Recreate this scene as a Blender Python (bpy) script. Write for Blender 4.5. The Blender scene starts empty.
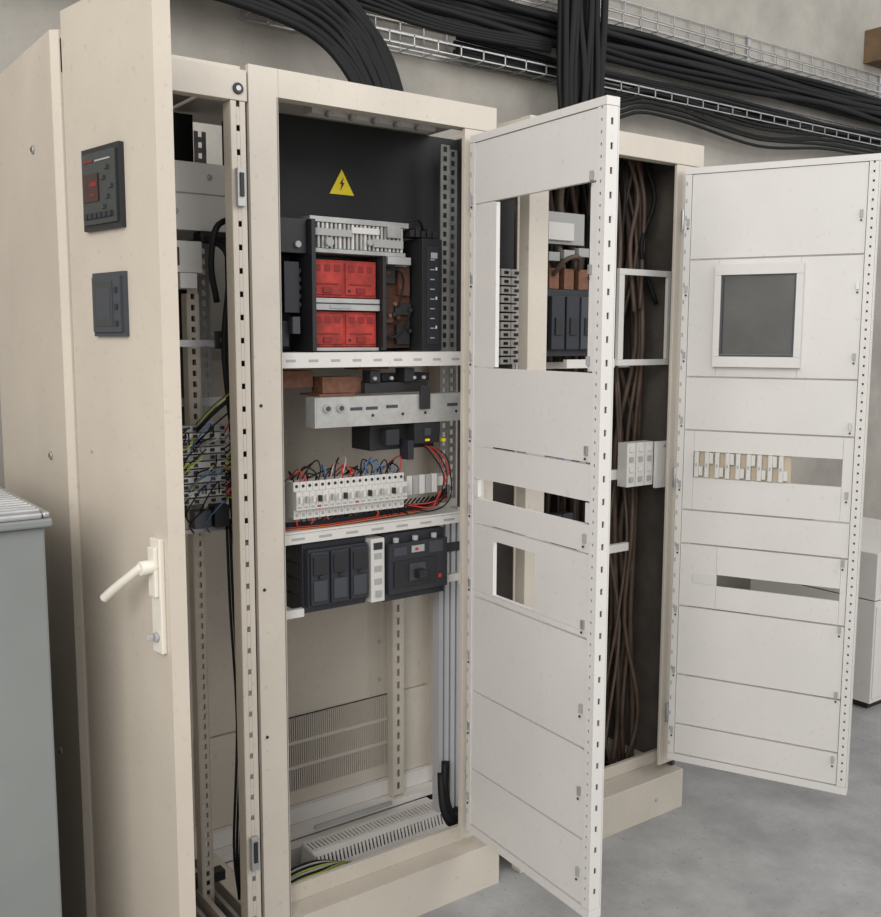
import bpy, bmesh, math, random
from mathutils import Vector, Matrix
random.seed(7)
S=bpy.context.scene
S.view_settings.view_transform='Standard'

# ------------------------------------------------------------------ materials
def mat(name,col,rough=.5,metal=0,noise=0,scale=8,bump=0,col2=None,spec=.5,blotch=0,speck=0,low=0):
    m=bpy.data.materials.new(name);m.use_nodes=True
    nt=m.node_tree;N=nt.nodes;L=nt.links
    b=N['Principled BSDF'];b.inputs['Base Color'].default_value=(*col,1)
    b.inputs['Roughness'].default_value=rough;b.inputs['Metallic'].default_value=metal
    b.inputs['Specular IOR Level'].default_value=spec
    if noise or bump:
        tc=N.new('ShaderNodeTexCoord');nz=N.new('ShaderNodeTexNoise')
        nz.inputs['Scale'].default_value=scale;nz.inputs['Detail'].default_value=8;nz.inputs['Roughness'].default_value=.65
        L.new(tc.outputs['Object'],nz.inputs['Vector'])
        if noise:
            r=N.new('ShaderNodeValToRGB');r.color_ramp.elements[0].position=.35;r.color_ramp.elements[1].position=.65
            c2=col2 or tuple(c*(1-noise) for c in col)
            r.color_ramp.elements[0].color=(*c2,1);r.color_ramp.elements[1].color=(*col,1)
            L.new(nz.outputs['Fac'],r.inputs['Fac']);out=r.outputs['Color']
            def layer(sc,vec,p0,p1,amt,tint):
                nonlocal out
                mp=N.new('ShaderNodeMapping');mp.inputs['Scale'].default_value=vec;L.new(tc.outputs['Object'],mp.inputs['Vector'])
                n2=N.new('ShaderNodeTexNoise');n2.inputs['Scale'].default_value=sc;n2.inputs['Detail'].default_value=6;L.new(mp.outputs[0],n2.inputs['Vector'])
                mr=N.new('ShaderNodeMapRange');mr.inputs['From Min'].default_value=p0;mr.inputs['From Max'].default_value=p1
                mr.inputs['To Min'].default_value=0;mr.inputs['To Max'].default_value=amt;L.new(n2.outputs['Fac'],mr.inputs['Value'])
                mx=N.new('ShaderNodeMix');mx.data_type='RGBA';mx.inputs['B'].default_value=(*tint,1)
                L.new(mr.outputs[0],mx.inputs['Factor']);L.new(out,mx.inputs['A']);out=mx.outputs['Result']
            if blotch: layer(1.6,(1,1,.7),.5,.78,blotch,tuple(c*.55 for c in col))
            if speck: layer(70,(1,1,1),.62,.72,speck,tuple(c*.45 for c in col))
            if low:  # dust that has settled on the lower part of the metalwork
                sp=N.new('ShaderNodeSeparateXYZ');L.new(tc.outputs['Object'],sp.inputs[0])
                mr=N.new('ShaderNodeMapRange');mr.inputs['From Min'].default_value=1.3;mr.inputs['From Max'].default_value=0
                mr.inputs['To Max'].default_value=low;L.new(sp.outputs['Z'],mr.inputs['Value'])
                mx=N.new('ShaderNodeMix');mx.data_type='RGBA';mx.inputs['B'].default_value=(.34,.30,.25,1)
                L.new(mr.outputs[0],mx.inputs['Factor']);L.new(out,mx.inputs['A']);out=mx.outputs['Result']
            L.new(out,b.inputs['Base Color'])
        if bump:
            bp=N.new('ShaderNodeBump');bp.inputs['Strength'].default_value=bump;bp.inputs['Distance'].default_value=.01
            L.new(nz.outputs['Fac'],bp.inputs['Height']);L.new(bp.outputs['Normal'],b.inputs['Normal'])
    return m
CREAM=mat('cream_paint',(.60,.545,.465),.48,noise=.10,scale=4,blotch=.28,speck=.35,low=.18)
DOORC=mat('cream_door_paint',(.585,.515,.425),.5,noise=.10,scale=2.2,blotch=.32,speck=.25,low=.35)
WHITE=mat('offwhite_paint',(.68,.655,.62),.45,noise=.05,scale=4,blotch=.14,speck=.18,low=.06)
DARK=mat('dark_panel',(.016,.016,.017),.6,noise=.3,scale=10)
DBR=mat('dark_brown_panel',(.10,.085,.072),.7,noise=.5,scale=5)
BLK=mat('black_plastic',(.017,.017,.019),.48)
NAVY=mat('charcoal_plastic',(.022,.024,.031),.48)
NAVY2=mat('charcoal_plastic_light',(.048,.052,.062),.5)
GALV=mat('galvanised_steel',(.50,.50,.49),.42,.6,noise=.25,scale=14)
BARM=mat('bare_steel',(.50,.495,.475),.4,.35,noise=.2,scale=30)
GREY=mat('grey_plastic',(.36,.36,.35),.5)
DGREY=mat('dull_zinc',(.22,.215,.20),.5,.3,noise=.3,scale=20)
LG=mat('light_plastic',(.62,.605,.57),.45)
RED=mat('red_plastic',(.50,.042,.03),.6,noise=.55,scale=26)
RED2=mat('red_plastic_dark',(.22,.015,.013),.6)
BRN=mat('scorched_metal',(.12,.045,.025),.6,noise=.7,scale=25)
COP=mat('copper_braid',(.24,.11,.065),.6,.3,noise=.4,scale=60)
CAB=mat('black_cable',(.0085,.0085,.009),.6,spec=.25)
CABR=mat('dusty_cable',(.13,.085,.06),.6,noise=.6,scale=6)
YEL=mat('yellow_sign',(.90,.70,.02),.5)
WR=mat('wire_red',(.45,.03,.02),.5);WB=mat('wire_blue',(.06,.14,.30),.5);WG=mat('wire_green',(.34,.38,.05),.5);WO=mat('wire_orange',(.60,.14,.03),.5)
GLASS=mat('meter_glass',(.115,.11,.10),.22,noise=.25,scale=6)
LCD=mat('lcd',(.03,.035,.035),.2)
GBOX=mat('greygreen_paint',(.20,.208,.198),.42,noise=.12,scale=3,blotch=.3)
WALL=mat('concrete_wall',(.44,.41,.36),.9,noise=.3,scale=2.0,bump=.4,blotch=.3,speck=.2)
FLOOR=mat('concrete_floor',(.35,.348,.34),.85,noise=.28,scale=5,bump=.5,speck=.7)
PIPE=mat('grey_bar',(.40,.40,.41),.4)
RUST=mat('rusty_steel',(.20,.13,.07),.8,noise=.4,scale=9)

# ------------------------------------------------------------------ mesh builder
class B:
    def __init__(s,M=None): s.bm=bmesh.new();s.ms=[];s.M=M or Matrix.Identity(4)
    def mi(s,m):
        if m not in s.ms:s.ms.append(m)
        return s.ms.index(m)
    def pb(s,o,a,b,c,m):
        o,a,b,c=map(Vector,(o,a,b,c));k=s.mi(m)
        vs=[s.bm.verts.new(s.M@(o+a*i+b*j+c*l)) for i in(0,1) for j in(0,1) for l in(0,1)]
        for f in((0,1,3,2),(4,6,7,5),(0,4,5,1),(2,3,7,6),(0,2,6,4),(1,5,7,3)):
            fc=s.bm.faces.new([vs[q] for q in f]);fc.material_index=k
    def box(s,x0,x1,y0,y1,z0,z1,m): s.pb((x0,y0,z0),(x1-x0,0,0),(0,y1-y0,0),(0,0,z1-z0),m)
    def prism(s,pts,off,m):
        k=s.mi(m);off=Vector(off);a=[s.bm.verts.new(s.M@Vector(p)) for p in pts];b=[s.bm.verts.new(s.M@(Vector(p)+off)) for p in pts]
        n=len(pts)
        for f in [a,b[::-1]]+[[a[i],a[(i+1)%n],b[(i+1)%n],b[i]] for i in range(n)]:
            fc=s.bm.faces.new(f);fc.material_index=k
    def tube(s,pts,r,m,seg=8,smooth=True,sub=6):
        P=[Vector(p) for p in pts]
        if smooth and len(P)>2:
            Q=[P[0]*2-P[1]]+P+[P[-1]*2-P[-2]];R=[]
            for i in range(1,len(Q)-2):
                for j in range(sub):
                    t=j/sub;a,b,c,d=Q[i-1:i+3]
                    R.append(.5*((2*b)+(c-a)*t+(2*a-5*b+4*c-d)*t*t+(3*b-a-3*c+d)*t**3))
            P=R+[P[-1]]
        k=s.mi(m);rings=[];up=Vector((.31,.17,.93)).normalized()
        for i,p in enumerate(P):
            t=(P[min(i+1,len(P)-1)]-P[max(i-1,0)]).normalized()
            n=up-t*up.dot(t)
            if n.length<.05:n=Vector((1,0,0))-t*t.x
            n.normalize();up=n;bn=t.cross(n)
            rings.append([s.bm.verts.new(s.M@(p+(n*math.cos(q*2*math.pi/seg)+bn*math.sin(q*2*math.pi/seg))*r)) for q in range(seg)])
        for a,b in zip(rings,rings[1:]):
            for q in range(seg):
                fc=s.bm.faces.new((a[q],a[(q+1)%seg],b[(q+1)%seg],b[q]));fc.material_index=k;fc.smooth=True
        for rg in(rings[0],rings[-1]):
            fc=s.bm.faces.new(rg);fc.material_index=k
    def cyl(s,p,d,r,m,seg=16): p=Vector(p);s.tube([p,p+Vector(d)],r,m,seg,False)
    def perf(s,o,l,w,t,pitch,sl,sw,m,off=0):
        """slotted strip: o corner, l length vector, w width vector, t thickness vector"""
        o,l,w,t=map(Vector,(o,l,w,t));ll=l.length;ww=w.length;lu=l/ll;wu=w/ww
        e=(ww-sw)/2
        s.pb(o,l,wu*e,t,m);s.pb(o+wu*(ww-e),l,wu*e,t,m)
        x=0;n=int(ll/pitch)
        for i in range(n+1):
            h=pitch-sl
            if x+h>ll:h=ll-x
            if h>0:s.pb(o+wu*e+lu*x,lu*h,wu*sw,t,m)
            x+=pitch
            if x>=ll:break
    def done(s,name,parent=None,bevel=0):
        bmesh.ops.recalc_face_normals(s.bm,faces=s.bm.faces)
        me=bpy.data.meshes.new(name);s.bm.to_mesh(me);s.bm.free()
        for m in s.ms:me.materials.append(m)
        o=bpy.data.objects.new(name,me);S.collection.objects.link(o)
        if parent:o.parent=parent
        if bevel:
            md=o.modifiers.new('bevel','BEVEL');md.width=bevel;md.segments=2;md.limit_method='ANGLE'
        return o
def empty(name):
    o=bpy.data.objects.new(name,None);S.collection.objects.link(o);return o
def frame(hx,hy,ang):
    e=Vector((math.sin(ang),-math.cos(ang),0));n=Vector((-math.cos(ang),-math.sin(ang),0))
    M=Matrix.Identity(4)
    for i in range(3):
        M[i][0]=e[i];M[i][1]=n[i];M[i][2]=(0,0,1)[i];M[i][3]=(hx,hy,0)[i]
    return M
U=random.uniform
# ------------------------------------------------------------------ room
b=B();b.box(-7,9,-8,1.0,-.1,0,FLOOR);b.done('floor')
b=B();b.box(-7,9,.95,1.1,0,4.6,WALL);b.done('wall_back')

# ------------------------------------------------------------------ cabinets
H=2.1
# --- left bay
c1=empty('electrical_cabinet')
b=B()
b.box(-.41,-.024,0,.03,2.021,2.085,CREAM)                     # top rail
b.cyl((-.045,-.004,2.045),(0,.006,0),.012,BLK);b.cyl((-.045,-.006,2.045),(0,.006,0),.006,GALV)
b.perf((-.062,0.001,.12),(0,0,1.9),(.034,0,0),(0,.003,0),.05,.012,.008,CREAM)
b.box(-.062,-.059,0.004,.04,.12,2.02,CREAM);b.box(-.031,-.028,0.004,.02,.12,2.02,CREAM)
b.box(-.41,-.37,.001,.04,.13,2.02,CREAM)
for z in (1.84,.33):
    b.box(-.055,-.036,-.012,0,z-.04,z+.04,GALV);b.box(-.05,-.041,-.016,-.01,z-.02,z+.03,BLK)
b.box(-.404,-.024,.031,.55,2.086,2.1,CREAM)
b.box(-.404,-.024,-.02,.05,0,.119,CREAM)
b.done('front_frame',c1,.001)
b=B()
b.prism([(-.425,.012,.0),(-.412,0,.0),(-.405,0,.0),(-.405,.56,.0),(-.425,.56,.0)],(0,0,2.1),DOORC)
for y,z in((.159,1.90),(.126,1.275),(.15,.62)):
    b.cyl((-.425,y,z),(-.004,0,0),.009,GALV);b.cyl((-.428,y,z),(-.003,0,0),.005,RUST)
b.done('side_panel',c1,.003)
b=B()
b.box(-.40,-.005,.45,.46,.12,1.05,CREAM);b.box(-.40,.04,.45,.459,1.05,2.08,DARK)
for x,y in((-.165,.13),(-.10,.17)):
    b.perf((x,y,.12),(0,0,1.5 if x<-.12 else 1.52),(.024,0,0),(0,.003,0),.025,.013,.009,CREAM)
    b.box(x+.0245,x+.027,y,y+.03,.12,1.62,CREAM);b.box(x-.003,x-.0005,y,y+.03,.12,1.62,CREAM)
b.perf((-.26,.36,.12),(0,0,1.9),(.04,0,0),(0,.003,0),.05,.022,.012,CREAM)
b.perf((-.02,.30,1.06),(0,0,.95),(.03,0,0),(0,.003,0),.025,.013,.010,GREY)
for x in(-.17,-.105):  # base runners
    b.box(x,x+.012,.055,.40,.12,.16,CREAM);b.box(x+.013,x+.034,0.055,.40,.12,.128,BLK);b.box(x+.035,x+.045,0.055,.40,.12,.15,GALV)
b.box(-.40,-.03,0.055,.43,.02,.04,DARK)
b.box(-.16,-0.03,.20,.23,.165,.19,BLK);b.box(-.40,-.01,.41,.44,.12,.20,CREAM)
b.box(-.2,.04,.12,.128,1.50,1.515,GALV);b.box(-.17,.04,.12,.128,1.075,1.085,GALV);b.box(-.2,.04,.205,.215,1.36,1.38,GALV)
b.box(-.06,.03,.11,.118,1.495,1.535,BLK)
for k in range(4): b.cyl((-.045+k*.02,.11,1.515),(0,-.002,0),.005,GALV,8)
b.done('interior_frame',c1)
b=B()
b.box(-.26,-.01,.15,.40,1.76,1.91,LG);b.box(-.26,-.01,.147,.15,1.84,1.843,GREY);b.cyl((-.05,.149,1.88),(0,-.006,0),.006,GALV);b.cyl((-.13,.149,1.80),(0,-.006,0),.005,GREY)
b.box(-.16,-.075,.14,.2,1.665,1.735,LG);b.box(-.13,-.09,.135,.2,1.63,1.664,WHITE);b.box(-.075,-.02,.14,.19,1.736,1.759,BLK)
b.box(-.15,-.13,.135,.14,1.68,1.72,BLK)
b.done('busbar_enclosure',c1,.002)
b=B()
for k in range(11):
    z=1.145+k*.0165
    b.box(-.165,-.045,.10,.128,z,z+.013,LG if k%2 else GREY)
    for x in(-.15,-.125,-.085,-.06): b.box(x,x+.010,.097,.10,z+.003,z+.010,BLK)
b.box(-.085,-.05,.08,.12,1.09,1.14,BLK);b.box(-.13,-.09,.09,.12,1.09,1.13,NAVY2)
b.done('terminal_block_stack',c1)
b=B()
for k in range(44):
    z=U(1.14,1.33);m=random.choice([CAB,CAB,CAB,CAB,WR,WG,WR,WB,GREY,CAB,WG])
    b.tube([(-.05,.098,z),(-.02,.07+U(0,.03),z+U(-.04,.05)),(.01,.10,z-U(-.05,.1)),(-.01,.16,z-.12),(.03,.2,1.06)],.0018,m,6)
for k in range(24):
    z=U(1.14,1.33);dx=U(0,.1)
    b.tube([(-.15+dx,.095,z),(-.17+dx,.06,z+U(-.03,.03)),(-.2+dx,.09,z-.04),(-.18+dx,.12,z-.07)],.0017,random.choice([CAB,CAB,WG,GREY,WB,CAB]),6)
for k in range(6):
    z=1.30+U(0,.06)
    b.tube([(-.12,.09,z-.03),(-.08,.06,z+.02),(-.02,.07,z+.05),(.0,.12,z-.02)],.0022,random.choice([CAB,CAB,WG]),6)
for k in range(8):
    x=-.03+k*.007
    b.tube([(x-.05,.16,1.75),(x-.0,.10,1.70),(x-.015,.10,1.5),(x+.0,.10,1.3),(x-.005,.10,1.15),(x+.03,.14,1.04)],.007,CAB,8)
for k in range(3): b.tube([(-.04+k*.008,.12,1.10),(-.045+k*.008,.10,.9),(-.03+k*.008,.11,.6),(-.045+k*.008,.11,.3),(-.03,.12,.15)],.0035,CAB,6)
b.tube([(-.01,.1,1.79),(-.07,.07,1.76),(-.08,.08,1.68),(-.06,.1,1.60)],.007,CAB)
b.done('control_wiring',c1)

# --- middle bay
c2=empty('electrical_cabinet')
b=B()
b.box(-.02,.05,0,.014,.0,H,CREAM);b.box(-.012,.042,.0145,.06,.126,2.08,DGREY);b.box(.0425,.05,.0145,.06,.126,2.039,CREAM)  # dark box behind the post paints in the shadowed gap beside it
b.box(.565,.6656,0.001,.014,.171,2.039,CREAM)
b.box(.0505,.6656,0,.035,2.04,H,CREAM)
b.box(-.012,.68,0.061,.55,2.085,2.098,CREAM)
b.box(.0505,.70,-.0,.085,0,.125,CREAM);b.box(.051,.70,.065,.077,.1255,.17,CREAM)
b.box(-.02,.03,.085,.5,0,.125,CREAM)
for k in range(12):
    z=.35+k*.14
    b.cyl((.052,.03,z),(-.004,0,0),.004,BLK,8)
for z in(1.37,.95,.60): b.cyl((-.005,.001,z),(0,-.003,0),.004,BLK,8)
b.box(.046,.048,-.0012,0,.13,2.04,DGREY)
b.done('front_frame',c2,.002)
b=B()
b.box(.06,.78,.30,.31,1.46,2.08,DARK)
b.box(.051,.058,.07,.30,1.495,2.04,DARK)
b.box(.0,.80,.462,.47,.4305,1.46,CREAM)
b.box(.0,.2,.45,.46,.168,.43,CREAM);b.box(.635,.80,.45,.46,.168,.43,CREAM)
for z0,z1 in((.36,.43),(.285,.35),(.21,.275)):
    for k in range(61):
        x=.2005+k*.00705
        b.box(x,x+.0036,.45,.456,z0+.0003,z1-.0003,CREAM)
for z0,z1 in((.168,.21),(.275,.285),(.35,.36)): b.box(.2005,.6345,.45,.46,z0,z1,CREAM)
b.box(.201,.634,.4605,.4615,.2,.43,BLK)  # black sheet stands in for the darkness inside the vent slots
b.box(.0,.80,.43,.449,.12,.167,WHITE);b.box(.0,.80,.385,.43,.10,.119,WHITE)
for z in(1.0,.60,.48): b.cyl((.60,.462,z),(0,-.003,0),.006,GREY,10)
b.perf((.6125,.40,.125),(0,0,.92),(.033,0,0),(0,.003,0),.04,.022,.010,CREAM);b.box(.609,.612,.40,.43,.12,1.05,CREAM);b.box(.646,.65,.40,.43,.12,1.05,CREAM)
b.perf((.628,.08,.18),(0,0,1.85),(.03,0,0),(0,.003,0),.025,.014,.012,DGREY)
b.perf((.64,.205,1.06),(0,0,.98),(.03,0,0),(0,.003,0),.025,.014,.012,DGREY)
b.perf((.70,.25,1.06),(0,0,.98),(.03,0,0),(0,.003,0),.025,.014,.012,DGREY)
for k in range(4): b.box(.606+k*.021,.620+k*.021,.16,.19,.17,1.05,PIPE)
b.box(.60,.72,.155,.159,.93,.955,BLK)
b.box(0.035,.75,.09,.37,.015,.03,DARK)
b.box(.05,.72,.34,.38,.031,.099,WHITE)
b.box(.3,.56,.33,.339,.14,.15,GREY)
b.box(.20,.56,.12,.16,2.05,2.075,LG)
for k in range(5): b.cyl((.24+k*.065,.10,2.05),(0,.02,0),.007,GREY,10)
b.done('interior_panels',c2)
b=B()
b.perf((.24,.22,.075),(.46,0,0),(0,.02,.055),(0,.003,0),.012,.005,.03,WHITE)
b.perf((.24,.2405,.13),(.46,0,0),(0,.06,0),(0,0,.003),.012,.005,.04,WHITE)
b.box(.237,.2395,.22,.30,.075,.13,WHITE);b.box(.24,.70,.301,.304,.03,.13,WHITE);b.box(.24,.70,.245,.29,.05,.07,BLK)
b.done('trunking',c2)
b=B()
z=1.45
b.box(.055,.625,.06,.075,z,z+.036,WHITE);b.box(.055,.625,.0755,.29,z+.032,z+.036,WHITE)
for k in range(9): b.box(.09+k*.06,.115+k*.06,.059,.06,1.464,1.470,GREY)
b.done('breaker_shelf',c2,.001)

# warning sign
b=B()
cx,cz=.385,1.925
def tri(r,y):return [(cx+r*math.sin(a),y,cz-.008+r*math.cos(a)) for a in(0,2*math.pi/3,4*math.pi/3)]
b.prism(tri(.046,.2995),(0,-.001,0),BLK);b.prism(tri(.043,.298),(0,-.001,0),YEL)
cz-=.005
b.prism([(cx+.005,.2965,cz+.020),(cx-.007,.2965,cz+.002),(cx-.001,.2965,cz+.003),(cx-.005,.2965,cz-.015),(cx+.007,.2965,cz+.006),(cx+.001,.2965,cz+.006)],(0,-.001,0),BLK)
b.done('high_voltage_warning_sign')

# air circuit breaker chassis
b=B()
b.box(.090,.103,.10,.28,1.489,1.80,BLK);b.box(.104,.177,.20,.28,1.489,1.80,BLK);b.box(.178,.189,.09,.28,1.489,1.80,BLK)
b.box(.12,.16,.12,.2,1.58,1.70,NAVY);b.box(.13,.15,.1,.12,1.53,1.57,NAVY2);b.box(.125,.165,.14,.2,1.72,1.77,NAVY2)
b.box(.105,.175,.11,.2,1.72,1.80,BLK);b.box(.107,.13,.12,.2,1.50,1.56,BLK);b.cyl((.15,.11,1.74),(0,-.008,0),.008,GREY,10)
for k in range(5): b.box(.161,.17,.13,.2,1.595+k*.02,1.605+k*.02,NAVY2)
b.box(.19,.50,.20,.279,1.49,1.724,BLK)
b.box(.185,.46,.11,.27,1.725,1.735,GALV);b.box(.185,.47,.11,.27,1.797,1.81,GALV)
b.box(.19,.26,.125,.2,1.736,1.796,NAVY2);b.box(.261,.46,.13,.2,1.736,1.796,NAVY2)
for k in range(22):
    x=.195+k*.012
    b.box(x,x+.006,.112,.26,1.736,1.796,BARM if k%3 else LG)
b.box(.19,.30,.106,.112,1.765,1.782,GREY);b.box(.30,.38,.107,.112,1.775,1.790,LG);b.box(.36,.45,.105,.111,1.745,1.765,GREY);b.box(.40,.44,.10,.11,1.77,1.80,GALV)
b.box(.40,.47,.10,.149,1.705,1.724,GALV)
b.cyl((.235,.109,1.75),(0,-.008,0),.011,GREY);b.cyl((.35,.109,1.755),(0,-.008,0),.008,GREY)
for z0,z1 in((1.62,1.71),(1.499,1.585)):
    b.box(.192,.383,.13,.199,z0,z1,RED)
    for i in range(2):
        x=.197+i*.095
        b.box(x,x+.087,.126,.13,z0+.006,z1-.006,RED)
        for j in range(3): b.box(x+.008+j*.027,x+.024+j*.027,.1245,.126,z1-.028,z1-.012,RED2)  # darker red blocks paint the shade of recesses and holes
        b.box(x+.01,x+.075,.124,.126,z0+.030,z0+.034,RED2);b.box(x+.03,x+.055,.122,.126,z0+.010,z0+.024,RED2)
        b.cyl((x+.01,.127,z0+.016),(0,-.003,0),.004,BLK,8)
b.box(.19,.385,.115,.16,1.588,1.617,GALV);b.box(.19,.385,.113,.115,1.603,1.606,BLK);b.box(.24,.30,.112,.115,1.592,1.60,GREY)
b.box(.19,.385,.12,.16,1.489,1.497,GALV)
b.box(.3985,.50,.15,.199,1.495,1.724,BRN)
b.box(.388,.398,.105,.16,1.49,1.724,BLK)
for (x,z,w,h,m) in((.405,1.66,.04,.05,BLK),(.455,1.63,.035,.07,BRN),(.41,1.56,.03,.06,BRN),(.45,1.505,.04,.05,BLK),(.43,1.703,.05,.015,GREY),(.445,1.58,.05,.03,BLK)):
    b.box(x,x+w,.135,.15,z,z+h,m)
for k in range(9): b.cyl((U(.41,.49),.14,U(1.52,1.70)),(0,-.012,0),.006,random.choice([BRN,BLK,COP]),8)
b.tube([(.40,.13,1.70),(.44,.11,1.69),(.46,.12,1.66),(.45,.13,1.6)],.003,CAB,6);b.tube([(.41,.13,1.52),(.44,.11,1.53),(.48,.12,1.58)],.004,CAB,6)
b.box(.505,.568,.10,.28,1.489,1.775,BLK);b.box(.52,.556,.097,.1,1.505,1.755,NAVY)
for k in range(9):
    z=1.52+k*.025
    b.box(.528,.542,.0955,.097,z,z+.003,GREY)
    if k%3==1:b.box(.545,.550,.0955,.097,z,z+.008,LG)
b.box(.53,.55,.095,.097,1.725,1.74,GREY)
b.tube([(.46,.12,1.81),(.49,.10,1.82),(.52,.12,1.80),(.53,.14,1.77)],.004,CAB,6)
for k in range(5): b.box(.475+k*.018,.488+k*.018,.11,.16,1.778,1.795+.006*(k%2),BLK)
b.done('air_circuit_breaker',None,.001)

b=B()
b.box(.172,.62,.065,.075,1.305,1.378,BARM);b.box(.172,.62,.0755,.11,1.372,1.378,BARM);b.box(.167,.1715,.065,.11,1.305,1.378,BARM)
for x in(.200,.237): b.cyl((x,.0655,1.352),(0,-.006,0),.011,GREY);b.cyl((x,.059,1.352),(0,-.004,0),.006,NAVY2,6)
for x,z in((.265,1.348),(.31,1.348),(.37,1.35),(.56,1.348)): b.box(x,x+.035,.0642,.065,z-.004,z+.004,NAVY2)
for x in(.33,.42,.49,.59): b.cyl((x,.0655,1.33),(0,-.002,0),.004,BLK,8)
b.done('mounting_bar',c2,.001)
b=B()
for k in range(5): b.box(.22,.33,.12+k*.012,.127+k*.012,1.385,1.425,COP)
b.box(.20,.30,.10,.2,1.379,1.384,COP);b.box(.33,.42,.13,.2,1.441,1.448,COP);b.box(.10,.21,.15,.25,1.40,1.44,COP)
b.done('copper_link',c2)
b=B()
b.box(.33,.52,.10,.2,1.383,1.409,BLK);b.box(.34,.37,.09,.129,1.41,1.44,BLK);b.box(.44,.47,.085,.129,1.41,1.445,BLK);b.box(.40,.55,.13,.18,1.41,1.43,NAVY)
b.box(.47,.50,.056,.064,1.34,1.40,BLK);b.box(.35,.55,.11,.2,1.235,1.30,BLK);b.box(.44,.458,.07,.11,1.21,1.26,NAVY)
b.box(.46,.54,.07,.109,1.25,1.304,BLK);b.box(.49,.51,.066,.07,1.27,1.29,NAVY2)
b.box(.38,.42,.08,.109,1.25,1.29,NAVY)
for x in(.35,.40,.47,.50): b.cyl((x,.09,1.42),(0,-.008,0),.005,GREY,8)
b.box(.555,.568,.08,.1,1.25,1.258,YEL);b.box(.49,.503,.062,.066,1.256,1.262,YEL)
b.done('busbar_clamp',c2,.001)

# MCB row
b=B()
b.box(.10,.60,.118,.124,1.125,1.16,GALV)
for k in range(18):
    x=.112+k*.0177;w=.0168
    m=LG if k not in(4,5,11) else WHITE
    b.box(x,x+w,.075,.115,1.088,1.178,m)
    b.box(x,x+w,.06,.075,1.112,1.156,m)
    b.box(x+.005,x+w-.005,.050,.06,1.130,1.145,[LG,GREY,LG,BLK][k%4])
    b.cyl((x+w/2,.0755,1.098),(0,-.002,0),.004,GREY,8);b.cyl((x+w/2,.0755,1.168),(0,-.002,0),.004,BLK,8)
    b.box(x+.003,x+w-.003,.0592,.06,1.116,1.121,WR if k in(3,9) else GREY)
for k in range(5): b.box(.45+k*.02,.467+k*.02,.09,.099,1.115,1.165,GREY if k%2 else LG)
b.box(.44,.60,.1,.115,1.13,1.155,WHITE)
b.done('miniature_circuit_breaker_row',c2,.0008)
b=B()
for k in range(28):
    x=.12+.0112*k+U(-.004,.004);m=random.choice([CAB,CAB,CAB,CAB,WR,CAB,GREY,CAB,WB,CAB])
    hh=U(.012,.045)
    b.tube([(x,.085,1.17),(x+U(-.01,.01),.075,1.18+hh*.6),(x+U(-.03,.03),.10,1.18+hh),(x+U(-.02,.04),.16,1.16),(x+.03,.2,1.10)],.0018,m,6)
for k in range(22):
    x=.12+.0145*k;m=random.choice([CAB,WR,CAB,CAB,CAB,CAB])
    b.tube([(x,.085,1.095),(x,.075,1.08),(x+U(0,.05),.09,1.066),(x+.1,.12,1.075),(x+.16,.16,1.09)],.0022,m,6)
for k in range(5):
    dz=k*.007+U(-.006,.006);m=[CAB,WR,CAB,WR,CAB][k]
    b.tube([(.44+k*.004,.09,1.09),(.50+k*.004,.06,1.075+dz),(.555+U(-.03,.015),.06,1.10+dz),(.575-k*.006,.07,1.17),(.56-k*.012,.08,1.22+dz*.4),(.50,.10,1.245)],.0018,m,6)
for k in range(8): b.tube([(.09,.09,1.064+k*.002),(.2,.075,1.064+k*.002),(.35,.08,1.067+k*.002),(.5,.09,1.072+k*.002),(.60,.12,1.09+k*.004)],.0026,[WO,CAB,WR,CAB,CAB,CAB,CAB,CAB][k],6)
b.done('breaker_wiring',c2)

b=B()
b.box(.06,.62,.065,.07,1.030,1.054,WHITE);b.box(.06,.62,.065,.17,1.055,1.06,WHITE)
for k in range(7): b.box(.10+k*.075,.135+k*.075,.0640,.065,1.039,1.045,GREY)
b.box(.055,.0595,.06,.17,1.02,1.06,WHITE)
b.box(.055,.134,.07,.085,.848,.868,WHITE);b.box(.556,.62,.07,.085,.87,.89,WHITE);b.box(.605,.62,.05,.069,.86,.92,WHITE);b.box(.06,.075,.062,.07,.85,.866,BLK)
b.done('support_rail',c2,.001)

b=B()
b.box(.135,.315,.08,.19,.852,1.025,NAVY);b.box(.14,.31,.060,.08,.87,1.012,NAVY)
for k in range(3):
    x=.145+k*.056
    b.box(x,x+.05,.053,.06,.875,1.005,NAVY);b.box(x+.006,x+.044,.049,.053,.95,.996,BLK);b.box(x+.006,x+.044,.050,.053,.885,.935,NAVY2)
    b.box(x+.02,x+.03,.047,.053,.94,.948,BLK)
for k in range(4): b.box(.132,.135,.10,.18,.87+k*.04,.893+k*.04,BLK)
b.done('moulded_case_circuit_breaker',None,.002)
b=B()
b.box(.320,.360,.060,.18,.855,1.018,LG)
for k in range(3): b.box(.329,.351,.058,.06,.90+k*.033,.915+k*.033,GREY)
b.box(.327,.353,.0575,.06,.990,1.008,NAVY);b.box(.332,.348,.055,.06,.868,.884,GREY)
b.box(.362,.555,.07,.19,.848,1.022,NAVY)
b.box(.367,.55,.048,.07,.87,1.0,NAVY)
b.box(.38,.51,.044,.048,.885,.955,BLK);b.box(.425,.475,.04,.044,.90,.945,NAVY2);b.box(.438,.462,.015,.04,.908,.93,BLK)
b.box(.435,.475,.0460,.048,.972,.990,GREY);b.box(.445,.455,.0445,.046,.977,.984,WR);b.box(.49,.535,.046,.048,.965,.995,NAVY2)
b.box(.52,.530,.045,.048,.895,.905,WR);b.box(.38,.42,.046,.048,.968,.99,NAVY2)
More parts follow.
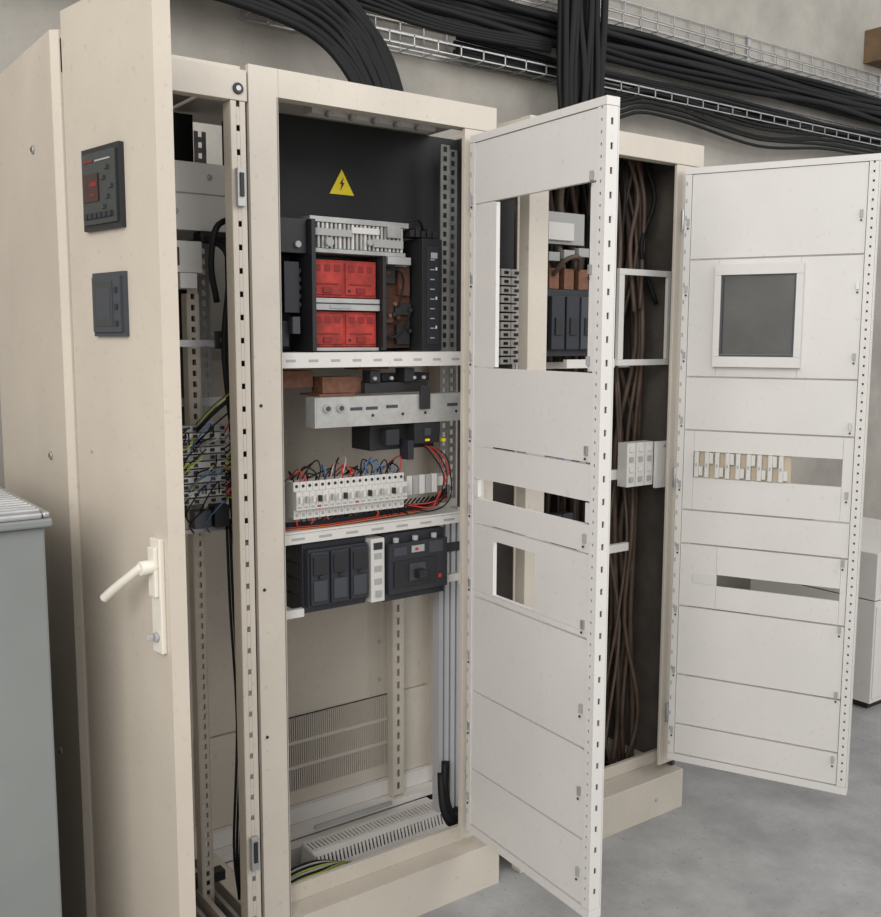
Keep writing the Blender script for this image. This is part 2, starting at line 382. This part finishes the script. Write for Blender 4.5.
for k in range(3): b.cyl((.395+k*.06,.06,1.001),(0,0,.012),.008,GREY,10)
b.done('moulded_case_circuit_breaker',None,.002)

b=B()
b.tube([(.60,.14,.30),(.585,.11,.22),(.60,.10,.17),(.64,.12,.15),(.68,.16,.14)],.012,CAB)
b.tube([(.615,.14,.33),(.60,.12,.24),(.62,.11,.17),(.68,.14,.15)],.012,CAB)
for k in range(7):
    b.tube([(.06,.10+k*.006,.06),(.10,.11+k*.008,.14),(.2,.11+k*.01,.15),(.30,.16,.12),(.4,.17+k*.006,.07),(.6,.2,.06)],.0028,[WG,CAB,GREY,WG,CAB,GREY,CAB][k],6)
b.done('loose_cables',c2)

# --- right bay
c3=empty('electrical_cabinet')
b=B()
b.box(.78,.849,0,.04,.0,H,CREAM);b.box(1.36,1.478,0.001,.012,.171,2.034,CREAM)
b.box(.85,1.478,0,.035,2.035,H,CREAM)
b.box(.78,1.478,0.041,.55,2.085,2.098,CREAM)
b.box(.85,1.478,0,.10,0,.13,CREAM);b.box(.85,1.46,.085,.10,.1305,.17,CREAM)
b.box(1.44,1.478,.1005,.5,0,.13,CREAM)
b.cyl((1.35,0,.06),(0,-.004,0),.006,GREY,8)
b.done('front_frame',c3,.002)
b=B()
b.box(1.465,1.478,.036,.55,.1305,2.084,DBR);b.box(.78,1.464,.54,.55,.13,2.084,DBR);b.box(.78,1.439,.101,.539,.03,.05,DARK)
b.perf((.86,.14,.13),(0,0,1.93),(.03,0,0),(0,.003,0),.025,.014,.012,CREAM)
b.box(.78,.85,.40,.47,.12,2.05,CREAM)
x0,x1,z0,z1=1.22,1.45,1.44,1.73;y=.09
b.box(x0,x1,y,y+.012,z1-.018,z1,WHITE);b.box(x0,x1,y,y+.012,z0,z0+.018,WHITE);b.box(x0,x0+.022,y,y+.012,z0+.0185,z1-.0185,WHITE);b.box(x1-.012,x1,y,y+.012,z0+.0185,z1-.0185,WHITE)
b.box(1.02,1.219,.1,.115,1.435,1.46,WHITE);b.box(1.0,1.45,.1,.115,1.09,1.12,WHITE);b.box(1.0,1.3,.1,.115,.86,.885,WHITE)
b.box(.895,1.45,.202,.22,1.43,1.45,WHITE)
b.done('interior_panels',c3)
b=B()
for k in range(46):
    x=U(1.24,1.445);y=U(.15,.50)
    x=min(x+U(0,.05),1.445)
    pts=[(min(x+U(-.03,.03),1.452),max(y+U(-.03,.03),.13),z) for z in(2.07,1.8,1.5,1.2,.9,.6,.3,.06)]
    b.tube(pts,U(.005,.010),random.choice([CABR,CABR,CABR,CABR,CAB]),8,sub=4)
for k in range(7):  # loose tails from the top
    x=1.18+k*.035
    b.tube([(x,.16,2.07),(x+U(-.02,.02),.13,1.95),(x+U(-.03,.03),.14,1.8),(x+U(-.02,.04),.13,U(1.55,1.75))],U(.005,.009),random.choice([CABR,CAB,CABR]),8)
for k in range(8):
    x=.9+k*.05
    b.tube([(x,.3,2.07),(x+.02,.28,1.9),(x+U(-.03,.05),.25,1.8),(x,.24,1.70)],.009,random.choice([CABR,CAB]),8)
b.done('power_cables',c3)
b=B()
for k in range(3):
    x=1.24+k*.04
    b.box(x,x+.037,.06,.098,1.07,1.205,LG)
    for j in range(4): b.box(x+.010,x+.026,.056,.06,1.085+j*.031,1.10+j*.031,WHITE if j%2 else GREY)
b.box(1.355,1.46,.045,.055,1.06,1.205,WHITE);b.cyl((1.39,.045,1.19),(0,-.003,0),.005,GREY,8);b.cyl((1.44,.045,1.075),(0,-.003,0),.005,GREY,8)
b.done('terminal_module',c3)
b=B()
for c in range(2):
    for k in range(11):
        z=1.45+k*.024
        b.box(.762+c*.037,.794+c*.037,.09,.12,z,z+.019,LG);b.box(.771+c*.037,.785+c*.037,.087,.09,z+.005,z+.013,BLK)
b.box(.765,.83,.1205,.13,1.2,1.9,DARK)
b.done('distribution_terminal_block',c3)
b=B()
b.box(.93,1.12,.10,.2,1.47,1.66,NAVY)
for k in range(3):
    x=.94+k*.058;b.box(x,x+.05,.08,.1,1.49,1.64,NAVY2 if k==2 else NAVY);b.box(x+.012,x+.038,.075,.08,1.53,1.58,BLK)
    b.box(x+.006,x+.044,.10,.14,1.661,1.72,COP)
    b.box(x+.004,x+.046,.10,.118,1.74+.008*k,1.765+.008*k,GREY);b.tube([(x+.025,.13,1.72),(x+.02,.15,1.80),(x+.02,.2,1.9),(x+.03,.2,2.0)],.012,CABR)
b.box(.93,1.10,.12,.14,1.79,1.88,GREY);b.box(.95,1.05,.11,.12,1.80,1.85,LG)
b.tube([(.96,.10,1.70),(.97,.06,1.74),(1.02,.06,1.75),(1.06,.1,1.72)],.007,CABR)
b.done('moulded_case_circuit_breaker',None,.0015)
b=B()
for k in range(7):
    x=.90+k*.03;b.box(x,x+.027,.07,.118,1.09,1.18,[LG,GREY,WB,GREY,NAVY2,GREY,NAVY2][k]);b.box(x+.008,x+.019,.062,.07,1.13,1.15,BLK)
b.box(.895,1.0,.12,.13,1.1,1.14,GALV)
for k in range(4): b.box(.90+k*.045,.94+k*.045,.12,.16,.89,1.0,[NAVY,GREY,NAVY,NAVY][k])
b.done('miniature_circuit_breaker_row',c3)

# ------------------------------------------------------------------ doors
def hung_door(name,hx,hy,ang,W,plates,extra=None):
    b=B(frame(hx,hy,ang));z0,z1=.2026,2.0187;T=-.036
    b.box(0,.019,T,0,z0+.023,z1-.019,WHITE)
    b.box(0,W,T,0,z1-.018,z1,WHITE);b.box(0,W,T,0,z0,z0+.022,WHITE)
    za,zb=z0+.023,z1-.019
    b.box(W-.026,W-.023,T+.004,-.004,za,zb,WHITE)
    b.perf((W-.028,-.003,za),(0,0,zb-za),(.0245,0,0),(0,.003,0),.025,.006,.005,WHITE)
    b.perf((W-.003,T+.004,za),(0,0,zb-za),(0,-T-.004,0),(.003,0,0),.05,.014,.007,WHITE)
    b.box(W-.028,W,T,T+.003,za,zb,WHITE)
    for (a,c,d,e) in plates: b.box(a,c,-.014,-.003,d,e,WHITE)
    z=z0+.1
    k=0
    while z<z1:
        for w in(.012,W-.042):
            b.box(w-.004,w+.004,-.002,.004,z-.010,z+.010,GALV if k%2 else GREY);b.cyl((w,.003,z-.018),(0,.002,0),.003,BLK,8)
        z+=.195;k+=1
    for k in range(36): b.box(.002,.007,0,.0006,z0+.05+k*.049,z0+.062+k*.049,GREY)
    for z in(.35,1.1,1.87):
        b.cyl((-.006,-.01,z-.03),(0,0,.06),.007,GALV,10)
    if extra:extra(b)
    return b.done(name,None,.0012)
R=.470
mid=[(.0205,R,1.852,1.999),(.0205,.11,1.45,1.848),(.452,R,1.45,1.848),(.0205,R,1.252,1.447),
 (.0205,R,1.166,1.247),(.0205,.04,1.118,1.162),(.455,R,1.118,1.162),(.0205,R,1.052,1.114),
 (.0205,.11,.8725,1.047),(.28,R,.8725,1.047),(.1105,.2795,1.015,1.047),(.1105,.2795,.8725,.876),(.0205,R,.858,.872),
 (.0205,R,.602,.853),(.0205,R,.386,.597),(.0205,R,.228,.381)]
hung_door('cabinet_door',.5717,-.0119,-.0649,.50,mid)
R=.497
rt=[(.0205,R,1.756,1.999),(.0205,.105,1.411,1.751),(.335,R,1.411,1.751),(.1055,.3345,1.72,1.751),(.1055,.3345,1.411,1.45),
 (.0205,R,1.251,1.406),(.0205,.05,1.007,1.246),(.47,R,1.007,1.246),(.0505,.4695,1.185,1.246),(.0505,.4695,1.007,1.105),
 (.0205,R,.903,1.002),(.0205,.13,.706,.898),(.48,R,.706,.898),(.1305,.4795,.812,.898),(.1305,.4795,.706,.775),
 (.0205,R,.487,.701),(.0205,R,.327,.482),(.0205,R,.228,.322)]
PBD=mat('pressboard',(.50,.42,.31),.7)
def rx(b):
    w0,w1,z0,z1=.10,.345,1.44,1.735;t=.022
    for q in((w0,w1,z1-.03,z1),(w0,w1,z0,z0+.03),(w0,w0+.018,z0+.0305,z1-.0305),(w1-.018,w1,z0+.0305,z1-.0305)): b.box(q[0],q[1],-.002,t,q[2],q[3],WHITE)
    for q in((w0+.0185,w1-.0185,z1-.034,z1-.0305),(w0+.0185,w1-.0185,z0+.0305,z0+.036),(w0+.0185,w0+.024,z0+.037,z1-.035),(w1-.024,w1-.0185,z0+.037,z1-.035)): b.box(q[0],q[1],0,t*.7,q[2],q[3],NAVY2)
    b.box(w0+.0245,w1-.0245,-.001,.008,z0+.037,z1-.035,GLASS)
    b.box(.051,.33,-.024,-.0145,1.106,1.184,PBD)
    for k in range(9):
        w=.055+k*.0305
        b.box(w,w+.012,-.014,.004,1.108,1.184,LG)
        if k%2==0:b.box(w+.0125,w+.024,-.013,0,1.112,1.14,LG)
        else:b.box(w+.0125,w+.024,-.013,0,1.15,1.182,LG)
        b.box(w+.004,w+.008,.004,.006,1.14,1.15,GREY)
    b.box(.06,.129,-.0025,-.001,.78,.81,LG)
hung_door('cabinet_door',1.3632,-.0284,.4452,.527,rt,rx)

# full outer door with instruments
M=frame(-.41,-.012,.16)
d0=empty('cabinet_door')
b=B(M);W=.336
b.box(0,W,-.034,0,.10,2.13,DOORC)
b.box(.084,.226,0,.010,1.715,1.862,BLK);b.box(.092,.218,.010,.014,1.725,1.852,LCD)
b.box(.10,.135,.014,.0155,1.835,1.839,RED2);b.box(.145,.20,.014,.0155,1.835,1.838,GREY)
b.box(.10,.155,.014,.016,1.765,1.815,mat('led_window',(.035,.008,.007),.2))
b.box(.125,.15,.016,.0166,1.792,1.800,RED2);b.box(.125,.14,.016,.0166,1.775,1.780,RED2)
for k in range(5): b.box(.168+(k%3)*.014,.176+(k%3)*.014,.014,.018,1.75+k*.017,1.758+k*.017,NAVY2)
for k in range(6): b.box(.10+k*.018,.112+k*.018,.014,.018,1.735,1.745,NAVY)
b.box(.105,.224,0,.008,1.522,1.638,NAVY2);b.box(.112,.217,.008,.013,1.530,1.630,NAVY2);b.box(.122,.190,.013,.014,1.540,1.622,LCD)
b.box(.130,.180,.014,.0145,1.552,1.610,NAVY2)
for z in(1.60,1.57,1.54): b.box(.198,.208,.013,.015,z,z+.010,BLK)
b.cyl((.06,0,1.30),(0,.002,0),.004,GREY,8)
b.done('door_leaf',d0,.003)
b=B(M)
LV=mat('handle_ivory',(.72,.67,.58),.35)
b.box(.288,.322,0,.010,.955,1.165,LV);b.box(.293,.317,.010,.018,1.06,1.15,LV)
b.cyl((.305,.01,1.115),(0,.03,0),.013,LV)
b.tube([(.305,.036,1.118),(.285,.048,1.100),(.25,.062,1.072),(.226,.070,1.052)],.0085,LV,12)
b.cyl((.305,.01,.985),(0,.006,0),.009,GREY);b.box(.302,.306,.016,.030,.98,.99,GREY)
b.done('door_handle',d0,.004)

# ------------------------------------------------------------------ grey transformer enclosure at left
b=B()
b.box(-1.35,-.545,-.27,.40,0,1.20,GBOX)
b.box(-1.36,-.535,-.285,.42,1.20,1.215,GBOX)
for k in range(26):
    y=-.27+k*.026;b.box(-1.33,-.551,y,y+.008,1.215,1.232,GALV)
b.box(-.55,-.538,-.28,.40,1.215,1.226,GALV);b.box(-1.35,-.551,-.283,-.275,1.215,1.226,GALV)
b.done('transformer_enclosure',None,.004)

# ------------------------------------------------------------------ trays and cables on the wall
def mesh_tray(b,x0,x1,z0,z1,y0,y1):
    n=4
    for z in [z0+(z1-z0)*i/(n-1) for i in range(n)]: b.box(x0,x1,y1-.004,y1,z-.002,z+.002,GALV)
    for y in (y0,(y0+y1)/2): b.box(x0,x1,y,y+.004,z0-.002,z0+.002,GALV)
    b.box(x0,x1,y0,y0+.005,z0+.03,z0+.035,GALV)
    x=x0
    while x<x1:
        b.box(x,x+.004,y1-.004,y1,z0,z1,GALV);b.box(x,x+.004,y0,y1,z0-.002,z0+.002,GALV);b.box(x,x+.004,y0,y0+.004,z0,z0+.035,GALV)
        x+=.1
    for k in range(5):
        xx=x0+.3+k*1.1;b.box(xx,xx+.03,y1+.001,.949,z0-.01,z1+.01,GALV)
b=B();mesh_tray(b,.4,5.5,2.76,2.88,.85,.94);b.done('wire_cable_tray')
b=B();mesh_tray(b,.4,5.5,2.50,2.60,.85,.94);b.done('wire_cable_tray')
b=B()
for k in range(16):
    z=2.635+(k%8)*.014;y=.86+(k//8)*.025
    b.tube([(-1.5,y,z+.1),(-.3,y,z+.06)]+[(x,y+U(-.014,.014),z+U(-.018,.016)) for x in(.4,1.0,1.6,2.2,2.8,3.4,4.0,4.6,5.4)],U(.009,.016),CAB,8,sub=4)
for k in range(7):
    z=2.515+k*.009
    b.tube([(x,.88+U(-.012,.012),z+U(-.012,.012)) for x in(1.2,1.9,2.5,3.0,3.6,4.2,5.4)],.009,CAB,8,sub=4)
b.done('horizontal_cable_bundle')
b=B()
for k in range(15):
    x=1.635+(k%8)*.026+U(-.005,.005);y=.78+(k//8)*.025;j=lambda:U(-.010,.010)
    b.tube([(x,y,3.9),(x+j(),y+j(),3.2),(x+j(),y+j(),2.8),(x+j(),y+j(),2.5),(x+j(),y,2.2),(x,y,1.0),(x,y,.0)],U(.010,.0155),CAB,8,sub=4)
b.done('vertical_cable_bundle')
b=B()
for k in range(13):
    d=k*.019+U(-.008,.008);e=U(-.04,.04)
    b.tube([(-1.2,.76,2.50+d),(-.3,.76,2.52+d),(.10,.76,2.50+d),(.36+e,.74,2.47+d*.9),(.54+d*.5+e,.72,2.42+d*.7+e*.2),(.64+d*.6,.68,2.32+d*.4),(.69+d*.6,.64,2.18),(.70+d*.4,.62,2.05),(.70+d*.4,.62,1.0),(.70+d*.4,.62,0)],U(.010,.016),CAB,8)
for k in range(4):
    b.tube([(-.6,.80,2.62+k*.03),(.2,.80,2.60+k*.03),(.7,.81,2.58+k*.02),(1.1,.82,2.56+k*.01),(1.6,.83,2.58+k*.01)],.009,CAB,8)
b.done('drooping_cable_bundle')
b=B()
for k in range(7):
    d=k*.014+U(-.01,.01)
    b.tube([(1.9,.88,0),(1.9,.88,1.5),(1.9,.88,2.25+d),(2.05,.86,2.42+d),(2.35,.86,2.44+d),(2.9,.86,2.40+d+U(-.025,.025)),(3.4,.86,2.44+d),(3.8,.86,2.45+d),(5.2,.86,2.48+d)],.007,CAB,8)
b.done('loose_wall_cable')
b=B();b.box(3.86,4.05,.85,.949,2.92,3.08,RUST);b.box(3.87,4.03,.84,.85,2.94,2.96,RUST);b.box(3.93,3.97,.845,.85,2.96,3.06,RUST);b.done('rusty_wall_bracket')

# low cabinet at the right
b=B()
b.box(2.76,3.5,.10,.7,.03,.46,WHITE);b.box(2.78,3.48,.12,.7,0,.03,DARK);b.box(2.76,3.5,.1,.7,.465,.66,WHITE);b.box(2.80,3.1,.094,.1,.50,.63,BLK)
b.box(2.77,3.49,.096,.1,.05,.44,WHITE)
b.done('low_equipment_cabinet',None,.004)

# ------------------------------------------------------------------ light
w=bpy.data.worlds.new('world');S.world=w;w.use_nodes=True
w.node_tree.nodes['Background'].inputs[0].default_value=(.98,.98,1,1);w.node_tree.nodes['Background'].inputs[1].default_value=.78
def area(name,loc,tgt,sx,sy,e,col=(1,1,1)):
    l=bpy.data.lights.new(name,'AREA');l.shape='RECTANGLE';l.size=sx;l.size_y=sy;l.energy=e;l.color=col
    o=bpy.data.objects.new(name,l);S.collection.objects.link(o);o.location=loc
    o.rotation_euler=(Vector(tgt)-Vector(loc)).to_track_quat('-Z','Y').to_euler()
area('window_light',(-3.2,-3.2,3.0),(.5,0,1.3),2.6,2.6,160,(1,.99,.965))
area('hall_light',(3.0,-4.0,4.2),(1,0,.8),3,3,105,(1,.99,.975))

# ------------------------------------------------------------------ camera
v=Vector((.5877,.8000,-.1207)).normalized();r=Vector((.8059,-.5920,0)).normalized();u=r.cross(v)
c,s=math.cos(.003),math.sin(.003);r2=c*r+s*u;u2=-s*r+c*u
cam=bpy.data.cameras.new('camera');co=bpy.data.objects.new('camera',cam);S.collection.objects.link(co)
M=Matrix.Identity(4)
for i in range(3):
    M[i][0]=r2[i];M[i][1]=u2[i];M[i][2]=-v[i];M[i][3]=(-.9831,-2.0075,1.5201)[i]
co.matrix_world=M
cam.sensor_fit='HORIZONTAL';cam.sensor_width=36;cam.lens=987.4/881*36;cam.clip_start=.02
S.camera=co
